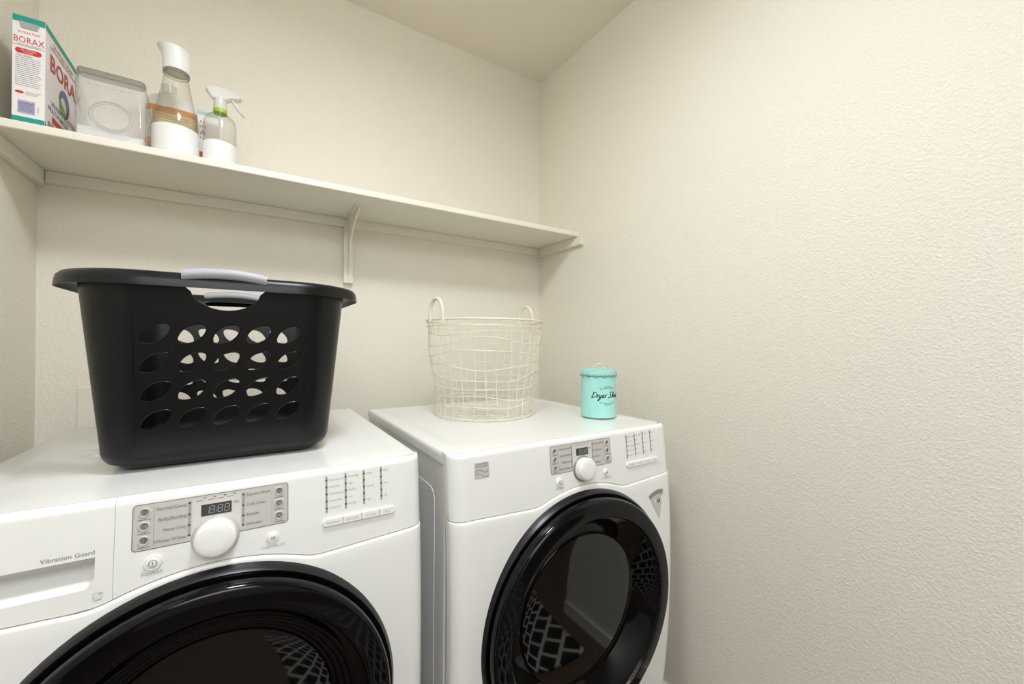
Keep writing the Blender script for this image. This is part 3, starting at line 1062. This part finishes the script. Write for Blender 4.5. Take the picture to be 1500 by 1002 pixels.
# brush script drawn letter by letter: units of x-height 1, slanted afterwards
G = {
    'D': (1.72, [path(((.45, 1.9), (.4, 1.3), (.3, .6), (.15, .05))), path(((-.1, .15), (.3, -.1), (1.0, 0), (1.4, .6)), ((1.4, .6), (1.8, 1.3), (1.3, 2.0), (.1, 1.75)))]),
    'r': (.72, [path(((.22, 1.02), (.2, .7), (.12, .3), (.06, 0))), path(((.14, .55), (.2, .85), (.38, 1.08), (.68, 1.0)))]),
    'y': (1.05, [path(((.05, .9), (.0, .4), (.05, .0), (.3, .05)), ((.3, .05), (.5, .1), (.6, .5), (.65, .95))), path(((.65, .95), (.6, .2), (.5, -.8), (.1, -1.0)), ((.1, -1.0), (-.3, -1.0), (.2, -.3), (.95, .2)))]),
    'e': (.86, [path(((.05, .45), (.4, .5), (.65, .7), (.5, .92)), ((.5, .92), (.25, 1.1), (-.05, .6), (.1, .25)), ((.1, .25), (.2, -.05), (.5, -.05), (.8, .25)))]),
    'S': (1.55, [path(((1.4, 1.7), (1.2, 2.1), (.4, 2.0), (.45, 1.5)), ((.45, 1.5), (.5, 1.1), (1.1, .9), (1.0, .4)), ((1.0, .4), (.85, -.1), (.1, -.1), (0, .35)))]),
    'h': (.95, [path(((.0, .1), (.4, .8), (.7, 1.9), (.45, 1.95)), ((.45, 1.95), (.25, 1.9), (.15, .9), (.05, 0))), path(((.05, .1), (.2, .7), (.5, 1.1), (.6, .8)), ((.6, .8), (.6, .5), (.5, .0), (.95, .2)))]),
    't': (.7, [path(((.3, 1.6), (.25, .9), (.1, .2), (.3, .05)), ((.3, .05), (.45, .0), (.6, .1), (.7, .25))), [(-.05, 1.15), (.3, 1.2), (.65, 1.25)]]),
    's': (.7, [path(((.05, .2), (.3, .5), (.4, .8), (.4, 1.0)), ((.4, 1.0), (.5, .6), (.7, .2), (.4, .03)), ((.4, .03), (.25, -.02), (.1, .05), (.05, .15)))]),
    ' ': (.55, []),
}
sc = 0.0092
word = 'Dryer Sheets'
tot = sum(G[c][0] for c in word) * sc
xp = -tot / 2
ink = MB()
for c in word:
    wd_, strokes = G[c]
    for s_ in strokes:
        pts = [(xp + (x + .28 * y) * sc, .064 + y * sc) for x, y in s_]
        ws = []
        for i in range(len(pts)):
            q = pts[min(i + 1, len(pts) - 1)]; p = pts[max(i - 1, 0)]
            d = math.hypot(q[0] - p[0], q[1] - p[1]) or 1
            ws.append(.0019 + .0013 * max(0, -(q[1] - p[1]) / d))
        stroke(ink, pts, ws, on_tin, .0005)
    xp += wd_ * sc
ink.build('lettering', M['script'], tin)
fl = MB()
for zc, s_ in ((.0930, 1), (.0475, -1)):
    for d in (-1, 1):
        P = [(d * .0015 + d * .022 * k / 14, zc + s_ * .0022 * math.sin(k / 14 * PI * 2)) for k in range(15)]
        stroke(fl, P, .0011, on_tin)
        P = [(d * (.010 + .0035 * math.cos(q * PI / 6)), zc + s_ * (.003 + .003 * math.sin(q * PI / 6))) for q in range(10)]
        stroke(fl, P, .0009, on_tin)
        P = [(d * (.0245 + .002 * math.cos(q * PI / 5)), zc - s_ * (.001 - .0022 * math.sin(q * PI / 5))) for q in range(9)]
        stroke(fl, P, .0009, on_tin)
    P = [(.004 * math.sin(q * PI / 5), zc + s_ * (.003 + .003 * math.cos(q * PI / 5))) for q in range(11)]
    stroke(fl, P, .0010, on_tin)
fl.build('flourish', M['flourish'], tin)

# ------------------------------------------------------------------ things on the shelf
ZSH = ZS + 0.0005
# ---- washing powder carton
bx = thing('powder_carton', 'white and teal carton lettered BORAX at the shelf\'s left end', 'carton', (-0.4440, 1.342, ZSH))
BW, BD, BH = 0.0500, 0.212, 0.238
MB().box((0, 0, 0), (BW, BD, BH)).build('box', M['card'], bx, bevel=.0008)
ff = lambda a, b, h: (a, -h, b)                 # narrow face, seen from the front
fs_ = lambda a, b, h: (BW + h, a, b)            # broad face, seen from the right


def rectm(mb, fnq, x0, z0, x1, z1, h=.0004):
    return mb.add([fnq(x0, z0, h), fnq(x1, z0, h), fnq(x1, z1, h), fnq(x0, z1, h)], [(0, 1, 2, 3)])


tl = MB()
rectm(tl, ff, 0.0003, .0005, BW - .0003, .0165)
tl.build('teal_band', M['teal'], bx)
tl = MB()
tl.add([ff(a, b, .0004) for a, b in ((.0003, .2245), (.008, .2245), (.0115, .2265), (.0395, .2265), (.0430, .2245), (BW - .0003, .2245), (BW - .0003, BH - .0004), (.0003, BH - .0004))], [tuple(range(8))])
tl.build('teal_band', M['teal'], bx)
tl = MB()
rectm(tl, fs_, 0.0003, .2245, BD - .0003, BH - .0004)
tl.build('teal_band', M['teal'], bx)
tl = MB()
tl.add([fs_(a, b, .0004) for a, b in ((.0003, .0005), (.020, .0005), (.0003, .0165))], [(0, 1, 2)])
tl.build('teal_band', M['teal'], bx)
tl = MB()
rectm(tl, lambda a, b, h: (a, b, BH + h), .0003, .0003, BW - .0003, BD - .0003)
tl.build('teal_band', M['teal'], bx)
fl_ = MB()
fl_.add([ff(a, b, .0012) for a, b in ((.0095, .2255), (.0135, .2120), (.0375, .2120), (.0415, .2255))], [(0, 1, 2, 3)])
fl_.add([ff(a, b, .0004) for a, b in ((.0090, .2265), (.0135, .2115), (.0375, .2115), (.0420, .2265))], [(0, 1, 2, 3)])
fl_.build('pour_flap', M['flap'], bx)
rd = MB()
lettering(rd, [('20 MULE TEAM', .0250, .2005, .0066, 'CENTER', 0, .78), ('BORAX', .0250, .1795, .0195, 'CENTER', 0, .72)], ff)
rd.prism(rrect(.0045, .1555, .0445, .1670, .0052), ff, .0001, .0004)
lettering(rd, [('BORAX', .0230, .1480, .0530, 'LEFT', 0, 1.14), ('20 MULE TEAM', .0400, .2035, .0170, 'LEFT', 0, 1.12)], fs_, .0009)
rectm(rd, fs_, .0400, .0300, .190, .0450)
rd.add([ff(a, b, .0004) for a, b in circ(.0115, .0700, .0068, 20, .0030)], [tuple(range(20))])
rd.build('red_print', M['red'], bx)
rs = MB()
lettering(rs, [('BORAX', .0245, .1462, .0530, 'LEFT', 0, 1.14)], fs_, .0005)
for x0 in (.016, .034): rectm(rs, fs_, x0, .006, x0 + .014, .026)
rs.build('shadow_print', M['redshadow'], bx)
nv = MB()
rectm(nv, ff, .0008, .1722, BW - .0008, .1730)
rectm(nv, ff, .0070, .1752, .0440, .1760)
lettering(nv, [('CAUTION:', .0050, .1485, .0058, 'LEFT', 0, .95)], ff)
rectm(nv, fs_, .0240, .1985, .200, .2000, .0006)
lettering(nv, [('LAUNDRY BOOSTER', .0310, .0690, .0165, 'LEFT', 0, 1.0), ('MULTI-PURPOSE', .0170, .0520, .0165, 'LEFT', 0, 1.0)], fs_, .0006)
rectm(nv, ff, .0105, .0465, .0340, .0478, .0006)
nv.build('navy_print', M['navy'], bx)
tg = MB()
rn = random.Random(5)
for k in range(15):
    z = .1450 - k * .0043
    x = .0050
    end = .0440 - (.008 * rn.random() if k % 4 == 3 else .002 * rn.random())
    while x < end - .002:
        l = min(end - x, .002 + .006 * rn.random())
        rectm(tg, ff, x, z, x + l, z + .0011)
        x += l + .0009
for k in range(3): rectm(tg, ff, .0205, .0720 - k * .0030, .0440 - .003 * k, .0727 - k * .0030)
rectm(tg, ff, .0395, .030, .0405, .043)
tg.build('small_print', M['textgrey'], bx)
bc = MB()
rectm(bc, ff, .0090, .0240, .0350, .0530, .0003)
bc.build('barcode_panel', M['lavender'], bx)
bl = MB()
for k in range(7): rectm(bl, ff, .0105, .0280 + k * .0026, .0335, .0280 + k * .0026 + .0012, .0005)
bl.build('barcode', M['textgrey'], bx)
wp = MB()
lettering(wp, [('ALL NATURAL', .0245, .1620, .0040, 'CENTER', 0, .9), ('CLEANER', .0245, .1573, .0040, 'CENTER', 0, .9)], ff, .0008)
wp.build('white_print', M['card'], bx)
ec, ez, er = .1120, .1060, .0330
for nm_, a0, a1, mt in (('emblem_swirl', -60, 170, 'blue'), ('emblem_swirl', 165, 310, 'green')):
    e = MB()
    n = 20
    rows = []
    for k in range(n + 1):
        a = math.radians(a0 + (a1 - a0) * k / n)
        th = .30 + .35 * math.sin(PI * k / n)
        rows.append([fs_(ec + er * math.cos(a) * q, ez + er * math.sin(a) * q, .0006) for q in (1, 1 - th)])
    e.grid(rows)
    e.build(nm_, M[mt], bx)

# ---- square glass jar
jr = thing('glass_jar', 'squat square glass jar with embossed oval and white powder inside', 'jar', (-0.3490, 1.344, ZSH))
JW, JD = 0.1245, 0.098
side = [(0, .004), (.004, 0), (JD - .004, 0), (JD, .004), (JD, .108), (JD - .006, .118), (.030, .158), (.022, .160), (.012, .156), (.004, .150), (0, .144)]
n = len(side)


def jar_shell(ins, x0, x1, top=None):
    P = []
    cy_, cz_ = JD / 2, .07
    for y, z in side:
        d = math.hypot(y - cy_, z - cz_); k = (d - ins * 1.3) / d
        P.append((cy_ + (y - cy_) * k, cz_ + (z - cz_) * k))
    return P


def jar_mesh(ins):
    mb = MB()
    xs_ = [ins, ins + .003, ins + .008, ins + .014, JW - ins - .014, JW - ins - .008, JW - ins - .003, JW - ins]
    shr = [.010, .0045, .0012, 0, 0, .0012, .0045, .010]
    rows = []
    for x, s_ in zip(xs_, shr): rows.append([(x, y, z) for y, z in jar_shell(ins + s_, 0, 0)])
    mb.grid(rows, True)
    mb.f.append(tuple(range(n))[::-1]); mb.f.append(tuple(len(mb.v) - n + k for k in range(n)))
    return mb


jar_mesh(0).build('jar_body', M['jarglass'], jr, True, angle=30)
# rim of thick glass along the slanted mouth
mb = MB()
mb.prism(rrect(.002, .0, JW - .002, .034, .010), lambda a, b, h: (a, b + .001 + .1 * (h - .150), h), .152, .1655)
mb.build('jar_rim', M['rimglass'], jr, bevel=.004, segs=3)
ov = MB()
for rx, rz, rr in ((.0385, .0345, .0016), (.0335, .0300, .0011)):
    ov.tube([(.0640 + rx * math.cos(2 * PI * k / 48), -.0004, .0590 + rz * math.sin(2 * PI * k / 48)) for k in range(48)], rr, 8, closed=True)
ov.build('embossed_oval', M['rimglass'] if False else glass('oval_glass', (.86, .86, .85), (.42, .42, .40), frost=.25, frost_c=(.95, .95, .95)), jr, True)
em = MB()
for k in range(6):
    x = .026 + .014 * k
    em.tube([(x - .003, -.0003, .1260), (x, -.0003, .1285), (x + .003, -.0003, .1255)], .0011, 6)
em.build('embossed_mark', M['jarglass'], jr, True)
pw = MB()
rows = []
for i in range(9):
    y = .005 + (JD - .010) * i / 8
    rows.append([(.0045 + (JW - .009) * j / 12, y, .027 + .0018 * math.sin(j * 1.1 + i * .7) - .0004 * j) for j in range(13)])
pw.grid(rows)
ring = [rows[0][j] for j in range(13)] + [rows[i][12] for i in range(1, 9)] + [rows[8][j] for j in range(11, -1, -1)] + [rows[i][0] for i in range(7, 0, -1)]
low = [(x, y, .004) for x, y, z in ring]
pw.grid([ring, low], True)
pw.add(low, [tuple(range(len(low)))])
po = pw.build('powder', M['powder'], jr, True, angle=50)
po['kind'] = 'stuff'

# ---- glass carafe with amber liquid
ca = thing('glass_carafe', 'clear glass carafe of amber liquid with white pouring cap', 'bottle', (-0.1705, 1.392, ZSH))
outl = [(.0003, .001), (.044, .001), (.0478, .004), (.0490, .010), (.0490, .080), (.0486, .100), (.0476, .112), (.0452, .124), (.0415, .134), (.0375, .150), (.0325, .178), (.0275, .208), (.0250, .224), (.0245, .232)]
MB().lathe(outl, 56).build('carafe_body', M['glass'], ca, True)
MB().lathe([(.0003, .006), (.043, .006), (.0462, .010), (.0466, .016), (.0466, .080), (.0462, .100), (.0450, .112), (.0430, .1205), (.0003, .1205)], 48).build('liquid', M['liquid'], ca, True, angle=50)
MB().lathe([(.0494, .0035), (.0496, .006), (.0496, .0765), (.0493, .0775)], 56).build('label_band', M['label'], ca, True)
MB().lathe([(.0250, .223), (.0275, .224), (.0285, .228), (.0275, .2315), (.0250, .232)], 48).build('neck_ring', M['rimglass'], ca, True)
cp_ = MB(); rows = []
for z, r, dx in ((.2325, .0004, 0), (.2315, .0272, 0), (.2325, .0285, 0), (.250, .0288, 0), (.262, .0292, -.0008), (.274, .0302, -.0022), (.284, .0322, -.0048), (.2895, .0338, -.0065), (.2895, .0318, -.0062), (.283, .0296, -.004), (.262, .0265, 0)):
    rows.append([(dx + r * math.cos(2 * PI * k / 48), r * math.sin(2 * PI * k / 48), z + (0.0015 * -math.cos(2 * PI * k / 48) if z > .27 else 0)) for k in range(48)])
cp_.grid(rows, True)
cp_.f.append(tuple(len(cp_.v) - 48 + k for k in range(48)))
cp_.build('pouring_cap', M['cap'], ca, True, angle=50)

# ---- spray bottle
sp = thing('spray_bottle', 'small clear glass spray bottle with green collar at shelf front', 'bottle', (-0.0752, 1.383, ZSH))
MB().lathe([(.0003, .001), (.033, .001), (.0365, .004), (.0372, .010), (.0372, .112), (.0360, .124), (.0325, .134), (.0260, .1405), (.0180, .1435), (.0148, .146), (.0146, .150)], 48).build('bottle_body', M['glass'], sp, True)
MB().lathe([(.0377, .003), (.0379, .005), (.0379, .0610), (.0376, .0620)], 48).build('label_band', M['label'], sp, True)
MB().lathe([(.0003, .0625), (.0348, .0625), (.0348, .0665), (.0003, .0665)], 40).build('liquid', M['frosty'], sp, True)
MB().lathe([(.0140, .1480), (.0162, .1490), (.0162, .1585), (.0140, .1595)], 32).build('green_collar', M['greenring'], sp, True)
MB().lathe([(.0150, .1592), (.0154, .1600), (.0150, .1760), (.0140, .1900)], 32).build('neck', M['frosty'], sp, True)
MB().tube([(0, 0, .15), (.002, 0, .10), (.004, 0, .068)], .0015, 6).build('dip_tube', M['frosty'], sp, True)
hp = [(-.0335, .2065), (-.0300, .2135), (-.0180, .2180), (-.0030, .2190), (.0180, .2165), (.0380, .2115), (.0470, .2090), (.0475, .1975), (.0380, .1955), (.0250, .1930), (.0150, .1860), (-.0150, .1840), (-.0210, .1900), (-.0270, .1990)]
MB().prism(hp, lambda a, b, h: (a, h, b), -.0125, .0125).build('spray_head', M['frosty'], sp, bevel=.004, segs=3)
MB().tube([(.0475, 0, .2033), (.0520, 0, .2030)], .0048, 12).build('nozzle', M['frosty'], sp, True)
tg_ = [(.0300, .1935), (.0370, .1840), (.0460, .1700), (.0580, .1560), (.0545, .1545), (.0430, .1660), (.0330, .1790), (.0230, .1920)]
MB().prism(tg_, lambda a, b, h: (a, h, b), -.006, .006).build('trigger', M['frosty'], sp, bevel=.0015)

# ---- white bottle with orange bands, behind the carafe
ob = thing('detergent_bottle', 'white bottle with orange bands standing behind the glass carafe', 'bottle', (-0.1965, 1.540, ZSH))


def rr_loop(hx, hy, r, z): return [(x, y, z) for x, y in rrect(-hx, -hy, hx, hy, r, 6)]


lo = [rr_loop(hx, hy, r, z) for hx, hy, r, z in ((.050, .024, .012, .0005), (.0575, .030, .016, .006), (.0575, .030, .016, .192), (.055, .028, .016, .208), (.046, .022, .014, .222), (.030, .017, .013, .232), (.018, .015, .0125, .236))]
mb = MB().grid(lo, True)
k_ = len(lo[0])
mb.f.append(tuple(range(k_))[::-1]); mb.f.append(tuple(len(mb.v) - k_ + q for q in range(k_)))
mb.build('bottle_body', M['cap'], ob, True)
MB().lathe([(.017, .2345), (.0172, .262), (.015, .2635), (.0003, .2635)], 32, lambda p: (p[0] - .008, p[1], p[2])).build('bottle_cap', M['frosty'], ob, True)
for z0, z1, nm_, mt in ((.172, .189, 'orange_band', 'orange'), (.004, .095, 'orange_band', 'orange'), (.095, .172, 'label_band', 'cream')):
    MB().grid([rr_loop(.0580, .0305, .0163, z0), rr_loop(.0580, .0305, .0163, z1)], True).build(nm_, M[mt], ob, True)
tx = MB()
for k in range(9):
    x = -.046
    while x < .040:
        l = .003 + .010 * rn.random()
        rectm(tx, lambda a, b, h: (a, -.0305 - h, b), x, .163 - k * .0072, x + l, .1645 - k * .0072)
        x += l + .0015
tx.build('small_print', M['textgrey'], ob)

# ---- white carton half hidden behind the spray bottle
wc = thing('small_carton', 'small white carton with pale teal top, hidden behind spray bottle', 'carton', (-0.1355, 1.500, ZSH))
CW, CD, CH = 0.050, 0.060, 0.198
MB().box((0, 0, 0), (CW, CD, CH)).build('box', M['card'], wc, bevel=.001)
e = MB(); rectm(e, ff, .0003, .186, CW - .0003, CH - .0005)
e.build('teal_band', mat('pale_teal', (176, 206, 202), .5), wc)
e = MB(); lettering(e, [('A', .0060, .128, .0200, 'LEFT', 0, 1.0)], ff)
for x, z in ((.0050, .150), (.0110, .152), (.0170, .149), (.0055, .118), (.0125, .117), (.0065, .166), (.0135, .165)): rectm(e, ff, x, z, x + .0035, z + .0030)
e.build('dark_print', mat('maroon_print', (120, 70, 76), .6), wc)
e = MB(); rectm(e, ff, .0020, .060, .0140, .0790)
e.build('red_print', M['red'], wc)
